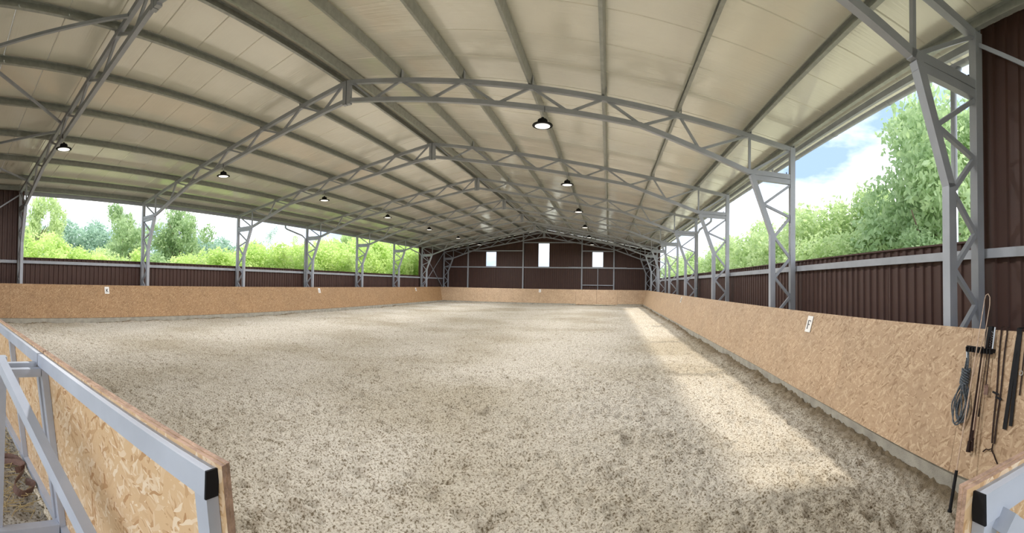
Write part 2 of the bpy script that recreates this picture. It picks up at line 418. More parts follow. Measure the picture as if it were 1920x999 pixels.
# ---- roof panels
def roof():
    root = empty('ceiling'); tag(root, 'cream sandwich-panel roof lining', None, None, 'structure')
    for s in (-1, 1):
        mb = MB(); w = 0.994; xe = 11.15; t = 0.09
        a, b_ = (0.02 * s, zceil(0.02)), (xe * s, zceil(xe))
        pr = []
        for y, dz in ((0.0, 0.012), (0.012, 0.0), (w - 0.012, 0.0), (w, 0.012)):
            pr.append((y, dz))
        vs = []
        for (x, z) in (a, b_):
            vs += [(x, y, z + dz) for y, dz in pr] + [(x, w, z + t), (x, 0, z + t)]
        fs = [(i, (i + 1) % 6, 6 + (i + 1) % 6, 6 + i) for i in range(6)] + [(5, 4, 3, 2, 1, 0), (6, 7, 8, 9, 10, 11)]
        if s > 0: fs = [f[::-1] for f in fs]
        mb.add(vs, fs); me = mb.mesh('roof_panel', 'ceiling')
        y = 0.472 - 4.0
        while y < 42.0:
            link('roof_panel', me, root, (0, y, 0)); y += 1.0
    mb = MB(); mb.extrude([(-0.5, -0.5 * SL), (0, 0), (0.5, -0.5 * SL), (0.5, -0.5 * SL + .02), (0, .02), (-0.5, -0.5 * SL + .02)], (0, -3.6, 7.482), (0, 42.3, 7.482), (1, 0, 0), (0, 0, 1))
    mb.build('ridge_cap', 'galv', root)
roof()

# ---- brown trapezoidal cladding
RIB = [(0.0, 0), (0.07, 0), (0.085, 0.03), (0.185, 0.03), (0.2, 0)]
def sheet_mesh(w, z0, ztop, name='cladding_sheet', mat='brown'):
    """sheet in local x (0..w), ribs towards +y(out) ; ztop(x) gives the top"""
    xs = []; k = 0
    n = max(1, round(w / 0.2)); p = w / n
    for i in range(n):
        for a, d in RIB[:-1]: xs.append(((i + a / 0.2) * p, d))
    xs.append((w, 0))
    mb = MB(); vs = []; fs = []
    for off in (0.0, 0.006):
        for a, d in xs: vs.append((a, d + off, z0)); vs.append((a, d + off, ztop(a)))
    m = len(xs)
    for i in range(m - 1):
        fs.append((2 * i, 2 * i + 2, 2 * i + 3, 2 * i + 1))
        j = 2 * m + 2 * i; fs.append((j + 1, j + 3, j + 2, j))
        fs.append((2 * i + 1, 2 * i + 3, j + 3, j + 1))
    mb.add(vs, fs); return mb.mesh(name, mat)
low = sheet_mesh(1.02, 0.0, lambda a: 2.52)
tall = sheet_mesh(1.02, 0.0, lambda a: zceil(10.8) - 0.02)
walls = {}
for s, nm in ((-1, 'wall_left'), (1, 'wall_right')):
    root = empty(nm, (s * 10.8, 0, 0)); walls[s] = root
    tag(root, 'brown ribbed cladding low along the open %s side, full height in the end bays' % ('left' if s < 0 else 'right'), None, None, 'structure')
    y = Y_NEAR
    ends = (2.66, 35.80)
    spans = [(Y_NEAR, ends[0], tall), (ends[0], ends[1], low), (ends[1], Y_FAR, tall)]
    for a, b_, me in spans:
        n = round((b_ - a)); w = (b_ - a) / n
        for i in range(n):
            o = link('cladding_sheet', me, root)
            o.rotation_euler = (0, 0, math.radians(90)) if s < 0 else (0, 0, math.radians(-90))
            o.location = (s * 0.004 * (i % 2), a + i * w - .01 if s < 0 else a + (i + 1) * w + .01, 0)
            o.scale = (w / 1.0, 1, 1)
    # rail along the top of the low cladding, one length per bay
    for k in range(8):
        mb = MB(); mb.box((-0.06 * s - 0.035, YK[k] + 0.01, 2.28), (-0.06 * s + 0.035, YK[k + 1] - 0.01, 2.40)); mb.build('rail', 'rail', root)
    for k in range(8):
        mb = MB(); mb.box((-0.06 * s - 0.03, YK[k] + 0.01, 0.95), (-0.06 * s + 0.03, YK[k + 1] - 0.01, 1.05)); mb.build('rail', 'rail', root)
    mb = MB(); mb.box((-0.045, ends[0], 2.505), (0.045, ends[1], 2.53)); mb.build('coping', 'brown', root)
    for yy in ends:
        mb = MB(); mb.box((-0.07, yy - 0.05, 2.4), (0.05, yy + 0.05, zceil(10.8) - .03)); mb.build('corner_flashing', 'brown', root)

def gable(nm, yy, facing, wins, openings, label):
    root = empty(nm, (0, yy, 0)); tag(root, label, None, None, 'structure')
    cuts = {-10.8, 10.8}
    for w in wins: cuts.add(w[0]); cuts.add(w[1])
    for w in openings: cuts.add(w[0]); cuts.add(w[1])
    cuts = sorted(cuts); xs = []
    for a, b_ in zip(cuts[:-1], cuts[1:]):
        n = max(1, round(b_ - a)); xs += [a + (b_ - a) * i / n for i in range(n)]
    xs.append(10.8)
    def top(x): return zceil(x) - 0.01
    for a, b_ in zip(xs[:-1], xs[1:]):
        mid = (a + b_) / 2; segs = [(0.0, None)]
        for w in wins + openings:
            if w[0] - 1e-4 < mid < w[1] + 1e-4: segs = ([(0.0, w[2])] if w[2] > 0.05 else []) + [(w[3], None)]
        for z0, z1 in segs:
            f = (lambda q, a=a, z1=z1: z1 if z1 is not None else top(a + q)) if facing < 0 else (lambda q, b_=b_, z1=z1: z1 if z1 is not None else top(b_ - q))
            me = sheet_mesh(b_ - a + 0.03, z0, f)
            o = link('cladding_sheet', me, root)
            jj = 0.004 * (xs.index(a) % 2)
            if facing < 0: o.location = (a - .015, jj, 0)
            else: o.location = (b_ + .015, -jj, 0); o.rotation_euler = (0, 0, math.pi)
    return root
WINS = [(-6.06, -4.94, 3.65, 5.17), (-0.61, 0.53, 3.64, 6.02), (4.80, 5.90, 3.66, 5.19)]
gf = gable('wall_far', Y_FAR, -1, WINS, [], 'brown ribbed gable wall at the far end of the hall')
gn = gable('wall_near', Y_NEAR, 1, [], [(0.5, 10.2, 0.0, 4.4)], 'brown ribbed gable wall behind the camera with an unseen doorway widened for light on the gate')  # unseen doorway, opened wider to bring daylight onto the near gate
def gbar(p, q, w=0.10, h=0.10, name='girt', mat='steel'):
    mb = MB(); mb.bar((p[0], -0.08, p[1]), (q[0], -0.08, q[1]), w, h); mb.build(name, mat, gf)
for x in (-7.97, -2.14, 3.78, 6.95): gbar((x, 0), (x, zceil(x) - 0.05), 0.12, 0.12, 'gable_post')
for a, b_ in ((-10.7, -8.03), (-7.91, -2.2), (-2.08, 3.72), (3.84, 6.89), (7.01, 10.7)): gbar((a, 3.58), (b_, 3.58), 0.06, 0.11)
for a, b_, z in ((-7.91, -2.2, 5.25), (-2.08, 3.72, 6.08), (3.84, 6.89, 5.25)): gbar((a, z), (b_, z), 0.06, 0.10)
for i, (x0, x1, z0, z1) in enumerate(WINS):
    root = empty('window_%d' % (i + 1), ((x0 + x1) / 2, Y_FAR, z0)); tag(root, ['left clear gable window, bright with daylight', 'tall middle gable window under the ridge', 'right gable window above the sliding door'][i], None, None, 'structure')
    w = (x1 - x0) / 2; h = z1 - z0
    mb = MB(); mb.box((-w + .01, 0.01, 0.01), (w - .01, 0.016, h - .01)); mb.build('pane', 'pane', root)
    for a, b_ in (((-w, -.03, 0), (-w + .03, .04, h)), ((w - .03, -.03, 0), (w, .04, h)), ((-w, -.03, 0), (w, .04, .03)), ((-w, -.03, h - .03), (w, .04, h))):
        mb = MB(); mb.box(a, b_); mb.build('window_frame', 'rail', root)
# far sliding door
d1 = empty('door_1', (5.37, Y_FAR - 0.15, 0)); tag(d1, 'brown sliding door with grey frame under the right gable window', None, None, 'structure')
for a, b_, nm in (((-0.03, -.03, 0.05), (0.03, .03, 3.5), 'door_stile'), ((-1.5, -.03, 1.84), (-0.04, .03, 1.92), 'door_rail'), ((0.04, -.03, 1.84), (1.5, .03, 1.92), 'door_rail')):
    mb = MB(); mb.box(a, b_); mb.build(nm, 'rail', d1)
mb = MB(); mb.box((-2.92, -.05, 3.52), (2.85, .03, 3.66)); mb.build('sliding_track', 'rail', d1)

# ------------------------------------------------------------------ steel frames
XJ = [1.57, 3.16, 4.74, 6.33, 7.95, 9.54, 10.6]
BJ = [0.80, 2.35, 3.97, 5.57, 7.13, 8.40]
def zb(x):
    x = abs(x)
    return 6.615 - 0.1755 * x if x <= 7.13 else 5.364 - (x - 7.13) * (5.364 - 4.50) / (9.55 - 7.13)
def make_frame():
    root = empty('roof_frame')
    st = 'steel'
    def part(name, p, q, w, h=None):
        mb = MB(); mb.bar(p, q, w, h); return mb.build(name, st, root)
    for s in (-1, 1):
        P = lambda x, z: (s * x, 0, z)
        part('top_chord', P(0.10, zc(0.10)), P(10.66, zc(10.66)), 0.10)
        part('bottom_chord', P(0.10, zb(0.10)), P(7.13, zb(7.13)), 0.10)
        part('knee_chord', P(7.11, zb(7.13)), P(9.56, 4.49), 0.10)
        ap = MB(); ap.box((min(s * .012, s * .112), -.055, 6.50), (max(s * .012, s * .112), .055, 7.12)); ap.build('ridge_post', st, root)
        chain = [(0.13, zc(0.13))]
        for i in range(6):
            chain.append((BJ[i], zb(BJ[i]))); chain.append((XJ[i], zc(XJ[i])))
        for i in range(len(chain) - 1):
            part('web_bar', P(*chain[i]), P(*chain[i + 1]), 0.055, 0.05)
        part('web_bar', P(9.55, zc(9.55)), P(9.55, 4.5), 0.06, 0.05)
        part('web_bar', P(9.57, 4.5), P(10.58, zc(10.6)), 0.055, 0.05)
        part('end_post', P(10.6, 4.42), P(10.6, 5.16), 0.12)
        part('bracket_beam', P(9.50, 4.50), P(10.66, 4.47), 0.10, 0.11)
        lb = part('bracket_beam', P(9.58, 4.385), P(10.66, 4.345), 0.10, 0.11)
        for x in (9.72, 10.46):
            mb = MB(); mb.tube([P(x, 4.30), P(x, 4.58)], 0.012, 6); bo = mb.build('bolt', 'darkgrey', lb)
        part('outer_post', P(10.6, -0.1), P(10.6, 4.42), 0.12)
        part('inner_post', P(10.1, -0.1), P(10.1, 3.14), 0.12)
        part('raking_post', P(10.1, 3.10), P(9.60, 4.44), 0.12, 0.11)
        z = [(10.55, 4.28), (9.89, 3.79), (10.55, 3.53), (10.15, 3.06), (10.55, 2.58), (10.16, 2.13), (10.55, 1.69), (10.16, 1.25), (10.55, 0.80), (10.16, 0.35)]
        for a, b_ in zip(z[:-1], z[1:]): part('lacing_bar', P(*a), P(*b_), 0.065, 0.055)
        for x in XJ:
            mb = MB(); zt = zc(x) + .05
            mb.box((min(s * (x + .035), s * (x + .045)), -.05, zt - .02), (max(s * (x + .035), s * (x + .045)), .05, zt + .20)); mb.build('purlin_cleat', st, root)
    return root
frame0 = make_frame()
for k in range(8):
    o = frame0 if k == 0 else copy_tree(frame0)
    o.location = (0, YK[k + 1], 0)
    lab = ('%s grey steel lattice roof frame from the camera, spanning the hall on braced columns' % ORD[k]) if 0 < k < 7 else ('nearest grey steel lattice frame, its column right beside the whip rack' if k == 0 else 'farthest grey steel lattice frame, standing against the brown gable wall')
    tag(o, lab, 'roof frame', 'lattice frames carrying the roof')

# ---- purlins
def purlin(s, x, lab, h=0.20):
    th = math.atan(SL) * s
    ex = Vector((math.cos(th), 0, -math.sin(th))); ez = Vector((math.sin(th), 0, math.cos(th)))
    e = -s
    prof = [(0, 0), (e * .065, 0), (e * .065, .02), (e * .06, .02), (e * .06, .006), (e * .006, .006), (e * .006, h - .006), (e * .06, h - .006), (e * .06, h - .02), (e * .065, h - .02), (e * .065, h), (0, h)]
    mb = MB(); mb.extrude(prof, (s * x, -3.25, zc(x) + 0.062), (s * x, 41.72, zc(x) + 0.062), ex, ez)
    o = mb.build('purlin', 'galv'); tag(o, lab, 'purlin', 'galvanised purlins under the roof panels')
PN = ['running along the %s side of the ridge', 'first below the ridge on the %s slope', 'second below the ridge on the %s slope', 'third below the ridge on the %s slope',
      'fourth below the ridge on the %s slope', 'fifth below the ridge on the %s slope', 'sixth below the ridge on the %s slope', 'lowest, along the %s eave']
for s, sd in ((-1, 'left'), (1, 'right')):
    for x, t in zip([0.20] + XJ, PN): purlin(s, x, 'galvanised steel purlin ' + t % sd)
# ---- eaves: fascia, gutter, downpipes
for s, sd in ((-1, 'left'), (1, 'right')):
    mb = MB(); mb.box((min(s * 10.88, s * 10.94), -3.3, 5.06 if s < 0 else 5.21), (max(s * 10.88, s * 10.94), 41.9, 5.345 if s < 0 else 5.32))
    tag(mb.build('eave_beam', 'rail'), 'grey eave beam along the top of the open %s side' % sd, 'beam')
    g = empty('gutter', (s * 11.25, 0, 5.36)); tag(g, 'grey half-round rain gutter along the %s eave' % sd, 'gutter')
    n = 10; prof = [(0.085 * math.cos(math.pi + math.pi * i / n), 0.085 * math.sin(math.pi + math.pi * i / n)) for i in range(n + 1)]
    prof += [(0.078 * math.cos(2 * math.pi - math.pi * i / n), 0.078 * math.sin(2 * math.pi - math.pi * i / n)) for i in range(n + 1)]
    mb = MB(); mb.extrude(prof, (0, -3.4, 0), (0, 42, 0), (1, 0, 0), (0, 0, 1)); mb.build('channel', 'pipe', g, True)
    y = 1.2
    while y < 41:
        q = [(a * 1.09, b_ * 1.09) for a, b_ in prof]; mb = MB(); mb.extrude(q, (0, y - .03, 0), (0, y + .03, 0), (1, 0, 0), (0, 0, 1)); mb.build('joint_band', 'pipe', g); y += 2.0
def downpipe(pts, lab, mat='pipe', lower=None):
    root = empty('downpipe', (pts[-1][0], pts[-1][1], 0)); o = Vector(root.location)
    mb = MB(); mb.tube([Vector(p) - o for p in pts], 0.05, 10); mb.build('pipe', mat, root, True)
    if lower:
        mb = MB(); mb.tube([Vector((pts[-1][0], pts[-1][1], lower)) - o, Vector((pts[-1][0], pts[-1][1], pts[-1][2] - .02)) - o], 0.054, 12); mb.build('lower_pipe', 'zinc', root, True)
    for z in (lower or 3.0, 1.8):
        mb = MB(); mb.tube([Vector((pts[-1][0], pts[-1][1], z - .02)) - o, Vector((pts[-1][0], pts[-1][1], z + .02)) - o], 0.06, 12); mb.build('pipe_clip', 'pipe', root)
    tag(root, lab, 'downpipe')
downpipe([(11.25, 3.42, 5.27), (11.13, 3.42, 5.0), (11.13, 3.42, 0.0)], 'grey downpipe with a bright zinc lower half beside the nearest right column', 'pipe', 3.4)
for s, k, lab in ((1, 3, 'grey downpipe bending in to the fourth column of the right row'), (-1, 3, 'grey downpipe bending in to the fourth column of the left row'), (-1, 6, 'grey downpipe bending in to the seventh column of the left row')):
    y = YK[k + 1]; yb = y - 1.3 if s < 0 else y - 0.5
    downpipe([(s * 11.25, yb, 5.27), (s * 11.22, yb, 4.98), (s * 11.15, yb + .08, 4.90), (s * 10.70, y - .36, 4.58), (s * 10.64, y - .125, 4.40), (s * 10.63, y - .125, 0.0)], lab)

# ---- bracing in the end bays
def brace(p, q, lab, w=0.06):
    mb = MB(); mb.bar(p, q, w, w, (0, 0, 1)); tag(mb.build('bracing_bar', 'steel'), lab, 'brace', 'bracing in the end bays')
for (ya, yb, en) in ((YK[1], YK[0], 'near'), (YK[7], YK[8], 'far')):
    for s, sd in ((-1, 'left'), (1, 'right')):
        R = lambda x, y: (s * x, y, zc(x) - 0.0)
        e = 0.055 if ya < yb else -0.055
        if not (en == 'near' and s > 0):
            for i, (a, b_) in enumerate(((1.0, 4.6), (5.2, 0.4), (5.6, 9.3), (9.4, 5.4))):
                dz = 0.03 if i % 2 else -0.03
                p, q = R(a, ya + e), R(b_, yb - e)
                brace((p[0], p[1], p[2] + dz), (q[0], q[1], q[2] + dz), 'grey roof brace %s, %s slope, %s end bay' % (['starting near the ridge', 'ending near the ridge', 'running down to the eave', 'starting at the eave'][i], sd, en))
        brace((s * 10.62, ya + e, 5.0), (s * 10.62, yb - e, 1.25), 'grey diagonal brace falling across the %s wall of the %s end bay' % (sd, en), 0.05)
        if en == 'far': brace((s * 10.675, ya + e, 1.25), (s * 10.675, yb - e, 5.0), 'grey diagonal brace rising across the %s wall of the %s end bay' % (sd, en), 0.05)

# ---- lamps
def make_lamp():
    root = empty('high_bay_lamp')
    mb = MB(); mb.lathe([(0.215, 0.0), (0.225, 0.012), (0.215, 0.03), (0.13, 0.055), (0.10, 0.06), (0.10, 0.13), (0.085, 0.15), (0.03, 0.155), (0.03, 0.19), (0.0, 0.19)], 28); mb.build('housing', 'black', root, False)
    mb = MB(); mb.lathe([(0.165, -0.004), (0.168, 0.004)], 28); mb.build('lens', 'lens', root)
    for i in range(12):
        a = i * math.pi / 6; mb = MB(); mb.bar((0.1 * math.cos(a), 0.1 * math.sin(a), .06), (0.1 * math.cos(a), 0.1 * math.sin(a), .13), 0.012, 0.04, (math.cos(a), math.sin(a), 0)); mb.build('cooling_fin', 'black', root)
    mb = MB(); mb.tube([(0, 0, .185), (0.015, 0, .215), (0, 0, .245), (-0.015, 0, .215)], 0.006, 6, True); mb.build('hook', 'zinc', root)
    mb = MB(); mb.tube([(0, 0, .235), (0, 0, .34)], 0.006, 6); mb.build('suspension', 'zinc', root)
    mb = MB(); mb.bar((0.05, -.056, .28), (0.05, -.056, .40), 0.015, 0.008); mb.build('cable_tie', 'black', root)
    return root
lampL = bpy.data.lights.new('lamp_light', 'AREA'); lampL.shape = 'DISK'; lampL.size = 0.33; lampL.energy = LAMP_WATT; lampL.color = (0.98, 0.985, 1.0)
lamp0 = None
for k in range(7):
    for s in (-1, 1):
        if lamp0 is None: lamp0 = make_lamp(); o = lamp0; li = link('lamp_light', lampL, lamp0, (0, 0, -0.008))
        else: o = copy_tree(lamp0)
        o.location = (s * 5.0, YK[k + 1], zb(5.0) - 0.385)
        tag(o, 'round black high-bay lamp hanging under the %s half of the %s roof frame' % ('left' if s < 0 else 'right', ORD[k]), 'lamp', 'high-bay lamps under the frames')

# ------------------------------------------------------------------ kick walls (lean outwards)
ZT = 1.47; LEAN = 0.285
def kick_side(s):
    root = empty('kick_wall', (s * 9.8, 0, 0))
    tag(root, 'long leaning OSB kick wall on the %s' % ('left carrying the letters K, E and H' if s < 0 else 'right with the whip rack and the letter F'), 'kick wall')
    ox = s * 9.8
    yb = [-0.43 + 2.47 * i for i in range(17)]; yb[-1] = 39.10
    def zbot(y):
        if s < 0: return 0.17
        return float(np.interp(y, [1.5, 3, 5, 8, 14, 39], [0.04, 0.10, 0.17, 0.22, 0.22, 0.17]))
    X = lambda z: s * (9.99 - (ZT - z) * LEAN) - ox
    nrm = (-s * 1.0, 0, LEAN)
    for i, (a, b_) in enumerate(zip(yb[:-1], yb[1:])):
        a += .002; b_ -= .002
        za, zbb = zbot(a), zbot(b_)
        c = [(X(za), a, za), (X(zbb), b_, zbb), (X(ZT), b_, ZT), (X(ZT), a, ZT)]
        if s > 0: c = [c[1], c[0], c[3], c[2]]
        uvboard(MB(), c, nrm, 0.022, b_ - a, ZT - za).build('osb_board', 'osb_shade' if s < 0 else 'osb', root)
    for i, (a, b_) in enumerate(zip(yb[:-1], yb[1:])):
        mb = MB(); zt0, zt1 = zbot(a) - 0.006, zbot(b_) - 0.006
        xi = X(0.17) + s * 0.012; xo = X(0.17) + s * 0.12
        lo, hi = min(xi, xo), max(xi, xo)
        mb.hexa([(lo, a + .002, -.4), (hi, a + .002, -.4), (hi, b_ - .002, -.4), (lo, b_ - .002, -.4), (lo, a + .002, zt0), (hi, a + .002, zt0), (hi, b_ - .002, zt1), (lo, b_ - .002, zt1)])
        mb.build('concrete_kerb', 'concrete', root)
    # timber studs behind
    for i in range(0, 33):
        y = min(-0.40 + i * 1.235, 39.0); mb = MB(); mb.bar((X(0.1) + s * .075, y, 0.1), (X(1.40) + s * .075, y, 1.40), 0.06, 0.08); mb.build('stud', 'rail', root)
    return root
kick_side(-1); kick_side(1)
kf = empty('kick_wall', (0, 39.1, 0)); tag(kf, 'short leaning OSB kick wall across the far end, below the gable', 'kick wall')
fx = [-9.99, -7.5, -5.0, -2.5, 0.0, 3.43]
FY = lambda z: -(ZT - z) * LEAN + 0.03
def far_board(a, b_, root, z0=0.17):
    wa = 0.30 if a < -9.9 else 0; wb = 0.30 if b_ > 9.9 else 0
    c = [(a + .003 + wa, FY(z0), z0), (b_ - .003 - wb, FY(z0), z0), (b_ - .003, FY(ZT), ZT), (a + .003, FY(ZT), ZT)]
    return uvboard(MB(), c, (0, -1, LEAN), 0.022, b_ - a, ZT - z0).build('osb_board', 'osb', root)
for a, b_ in zip(fx[:-1], fx[1:]): far_board(a, b_, kf)
far_board(7.28, 9.99, kf)
for a, b_ in list(zip(fx[:-1], fx[1:])) + [(7.28, 9.7)]:
    a = max(a, -9.68); mb = MB(); mb.box((a, FY(.17) + .01, -.3), (b_ - .004, FY(.17) + .12, .165)); mb.build('concrete_kerb', 'concrete', kf)
for i, (a, b_, t) in enumerate(((3.43, 5.35, 'left'), (5.35, 7.28, 'right'))):
    g = empty('kick_wall_gate', ((a + b_) / 2, 39.1, 0)); tag(g, 'OSB gate leaf in the far kick wall, %s one of the pair' % t, 'gate', 'gate leaves in the far kick wall')
    w = (b_ - a) / 2 - .008
    c = [(-w, FY(.1), .1), (w, FY(.1), .1), (w, FY(ZT), ZT), (-w, FY(ZT), ZT)]
    uvboard(MB(), c, (0, -1, LEAN), 0.022, 2 * w, ZT - .1).build('osb_board', 'osb', g)
    for sx in (-1, 1): mb = MB(); mb.bar((sx * (w - .05), FY(.12) + .06, .12), (sx * (w - .05), FY(1.42) + .06, 1.42), .06, .06); mb.build('gate_frame', 'tube', g)

# ---- letters
def letter_strokes(ch):
    S = {'K': [((-.28, 0), (-.28, 1)), ((-.22, .42), (.3, 1)), ((-.05, .58), (.34, 0)), ((-.42, 0), (-.14, 0)), ((-.42, 1), (-.14, 1)), ((.16, 1), (.42, 1)), ((.2, 0), (.46, 0))],
         'F': [((-.25, 0), (-.25, 1)), ((-.38, 1), (.36, 1)), ((-.25, .52), (.18, .52)), ((-.4, 0), (-.08, 0)), ((.36, 1), (.36, .82)), ((.18, .6), (.18, .44))],
         'E': [((-.25, 0), (-.25, 1)), ((-.38, 1), (.34, 1)), ((-.25, .52), (.18, .52)), ((-.38, 0), (.36, 0)), ((.34, 1), (.34, .84)), ((.36, 0), (.36, .18)), ((.18, .6), (.18, .44))],
         'H': [((-.3, 0), (-.3, 1)), ((.3, 0), (.3, 1)), ((-.3, .5), (.3, .5)), ((-.44, 0), (-.16, 0)), ((-.44, 1), (-.16, 1)), ((.16, 0), (.44, 0)), ((.16, 1), (.44, 1))],
         'B': [((-.25, 0), (-.25, 1)), ((-.38, 1), (.12, 1)), ((-.25, .53), (.16, .53)), ((-.38, 0), (.16, 0)), ((.12, 1), (.28, .88)), ((.28, .88), (.28, .66)), ((.28, .66), (.14, .53)), ((.16, .53), (.34, .38)), ((.34, .38), (.34, .14)), ((.34, .14), (.16, 0))],
         'C': [((.32, .74), (.32, .98)), ((.32, .84), (.12, 1)), ((.12, 1), (-.12, 1)), ((-.12, 1), (-.32, .78)), ((-.32, .78), (-.32, .22)), ((-.32, .22), (-.12, 0)), ((-.12, 0), (.12, 0)), ((.12, 0), (.34, .2))]}
    return S[ch]
def letter_plate(ch, pos, u, v, lab):
    """pos = plate centre on the board face, u/v unit vectors of the board face"""
    root = empty('letter_plate', pos); u = Vector(u).normalized(); v = Vector(v).normalized(); n = u.cross(v)
    P = lambda a, b_, c=0: u * a + v * b_ + n * c
    w, h = 0.10, 0.145
    mb = MB(); mb.hexa([P(-w, -h, .002), P(w, -h, .002), P(w, h, .002), P(-w, h, .002), P(-w, -h, .010), P(w, -h, .010), P(w, h, .010), P(-w, h, .010)]); mb.build('plate', 'white', root)
    mb = MB(); sc = 0.145
    for (a, b_), (c, d) in letter_strokes(ch):
        thin = 0.014 if (b_ == d or a == c and abs(b_ - d) < .3) else 0.026
        p, q = P(a * sc * .85, (b_ - .58) * sc, .011), P(c * sc * .85, (d - .58) * sc, .011)
        mb.bar(p, q, 0.004, thin, n)
    mb.build('letter', 'ink', root); tag(root, lab, 'letter sign', 'arena letters on the kick walls')
vL = Vector((-LEAN, 0, 1)); vR = Vector((LEAN, 0, 1)); vF = Vector((0, LEAN, 1))
zl = 1.26
for ch, y in (('K', 6.09), ('E', 19.7), ('H', 33.3)):
    letter_plate(ch, (-(9.985 - (ZT - zl) * LEAN), y, zl), (0, 1, 0), vL, {'K': 'white plate with a black K on the left kick wall', 'E': 'white plate with a black E midway along the left kick wall', 'H': 'white plate with a black H near the far end of the left kick wall'}[ch])
for ch, y in (('F', 5.82), ('B', 19.37), ('M', 33.3)):
    if ch == 'M': continue
    letter_plate(ch, (9.985 - (ZT - zl) * LEAN, y, zl), (0, -1, 0), vR, 'white plate with a black %s on the right kick wall' % ch)
letter_plate('C', (0.04, 39.125 - (ZT - 1.29) * LEAN, 1.29), (1, 0, 0), vF, 'white plate with a black C in the middle of the far kick wall')

# ------------------------------------------------------------------ near boards with steel frame (the camera looks over them)
LN = 0.15
PYF = lambda z: -0.446 + (ZT + .02 - z) * LN          # camera-side face of the boards
ZB = 0.44
def near_boards(root, x0, x1, layers=2):
    for l in range(layers):
        n = max(1, round((x1 - x0) / 2.5)); w = (x1 - x0) / n
        for i in range(n):
            a, b_ = x0 + i * w + .002, x0 + (i + 1) * w - .002; o = 0.0 + l * 0.013; top = ZT + .012 + 0.003 * l
            c = [(a, PYF(ZB) + o, ZB), (b_, PYF(ZB) + o, ZB), (b_, PYF(top) + o, top), (a, PYF(top) + o, top)]
            nb = uvboard(MB(), c, (0, -1, -LN), 0.012, b_ - a, top - ZB).build('osb_board', 'osb_fresh', root)
            nb.data.materials.append(MAT['osb_edge'])
            for pf in nb.data.polygons[2:]: pf.material_index = 1
def fbar(root, name, p, q, w=0.038, h=0.05, mat='tube', side=(0, 1, LN)):
    mb = MB(); mb.bar(p, q, w, h, side); return mb.build(name, mat, root)
def stile(root, x, name='stile', w=.05): 
    return fbar(root, name, (x, PYF(ZB) - .020, ZB + .0), (x, PYF(1.41) - .020, 1.41), .036, w, 'tube', (0, 1, 0))
def top_rail(root, x0, x1): return fbar(root, 'top_rail', (x0, PYF(1.437) - .020, 1.437), (x1, PYF(1.437) - .020, 1.437), .037, .066, 'tube', (0, 1, 0))
def cap(root, x, s):
    mb = MB(); y = PYF(1.437) - .020; mb.box((min(x, x + s * .006), y - .0195, 1.403), (max(x, x + s * .006), y + .0195, 1.4715)); mb.build('end_cap', 'black', root)
ns = empty('kick_wall', (0, 0, 0)); tag(ns, 'near kick wall seen from behind, grey tube frame and orange OSB at far left', 'kick wall')
near_boards(ns, -9.9, 4.05); top_rail(ns, -9.9, 4.045)
for x in (-8.4, -6.9, -5.4, -3.9, -2.4, -0.9, 0.6, 2.2, 3.15, 4.0): stile(ns, x)
fbar(ns, 'bottom_rail', (-9.9, PYF(ZB) - .022, ZB + .025), (4.05, PYF(ZB) - .022, ZB + .025))
gl = empty('gate_panel', (4.08, -0.4, 0)); gl.location = (0, 0, 0); tag(gl, 'grey-framed OSB gate panel with a black end cap in the left foreground', 'gate')
near_boards(gl, 4.07, 5.66); top_rail(gl, 4.07, 5.635); cap(gl, 5.635, 1)
stile(gl, 4.10); stile(gl, 5.61)
fbar(gl, 'bottom_rail', (4.07, PYF(ZB) - .022, ZB + .025), (5.63, PYF(ZB) - .022, ZB + .025))
# support trestle behind the gate
tr = empty('support_frame', (4.08, -0.67, 0.40)); o = Vector(tr.location)
def tb(name, p, q, w=.06, h=.06, side=(1, 0, 0)): mb = MB(); mb.bar(Vector(p) - o, Vector(q) - o, w, h, side); return mb.build(name, 'tube', tr)
tb('support_post', (4.06, -.69, .40), (4.06, -.69, 1.46))
tb('tie_bar', (4.10, PYF(1.36) - .045, 1.375), (4.10, -.665, 1.375), .05, .045)
tb('tie_bar', (4.02, PYF(1.40) - .045, 1.40), (4.02, -.665, 1.40), .04, .03)
tb('foot_bar', (4.10, PYF(.47) - .045, .475), (4.10, -.72, .475))
tb('diagonal_brace', (4.10, -.70, 1.44), (5.66, PYF(.52) - .07, .62), .045, .06, (0, 1, 0))
tag(tr, 'pale grey steel support post with diagonal brace behind the left gate', 'support frame')
gr = empty('gate_panel', (0, 0, 0)); tag(gr, 'grey-framed OSB panel end in the bottom right corner', 'gate')
near_boards(gr, 7.185, 9.55); top_rail(gr, 7.215, 9.5); cap(gr, 7.215, -1); stile(gr, 7.24); stile(gr, 8.4)
fbar(gr, 'bottom_rail', (7.2, PYF(ZB) - .022, ZB + .025), (9.5, PYF(ZB) - .022, ZB + .025))
fbar(gr, 'brace', (7.26, PYF(1.36) - .065, 1.40), (8.3, PYF(ZB) - .12, ZB + .05), .04, .05)

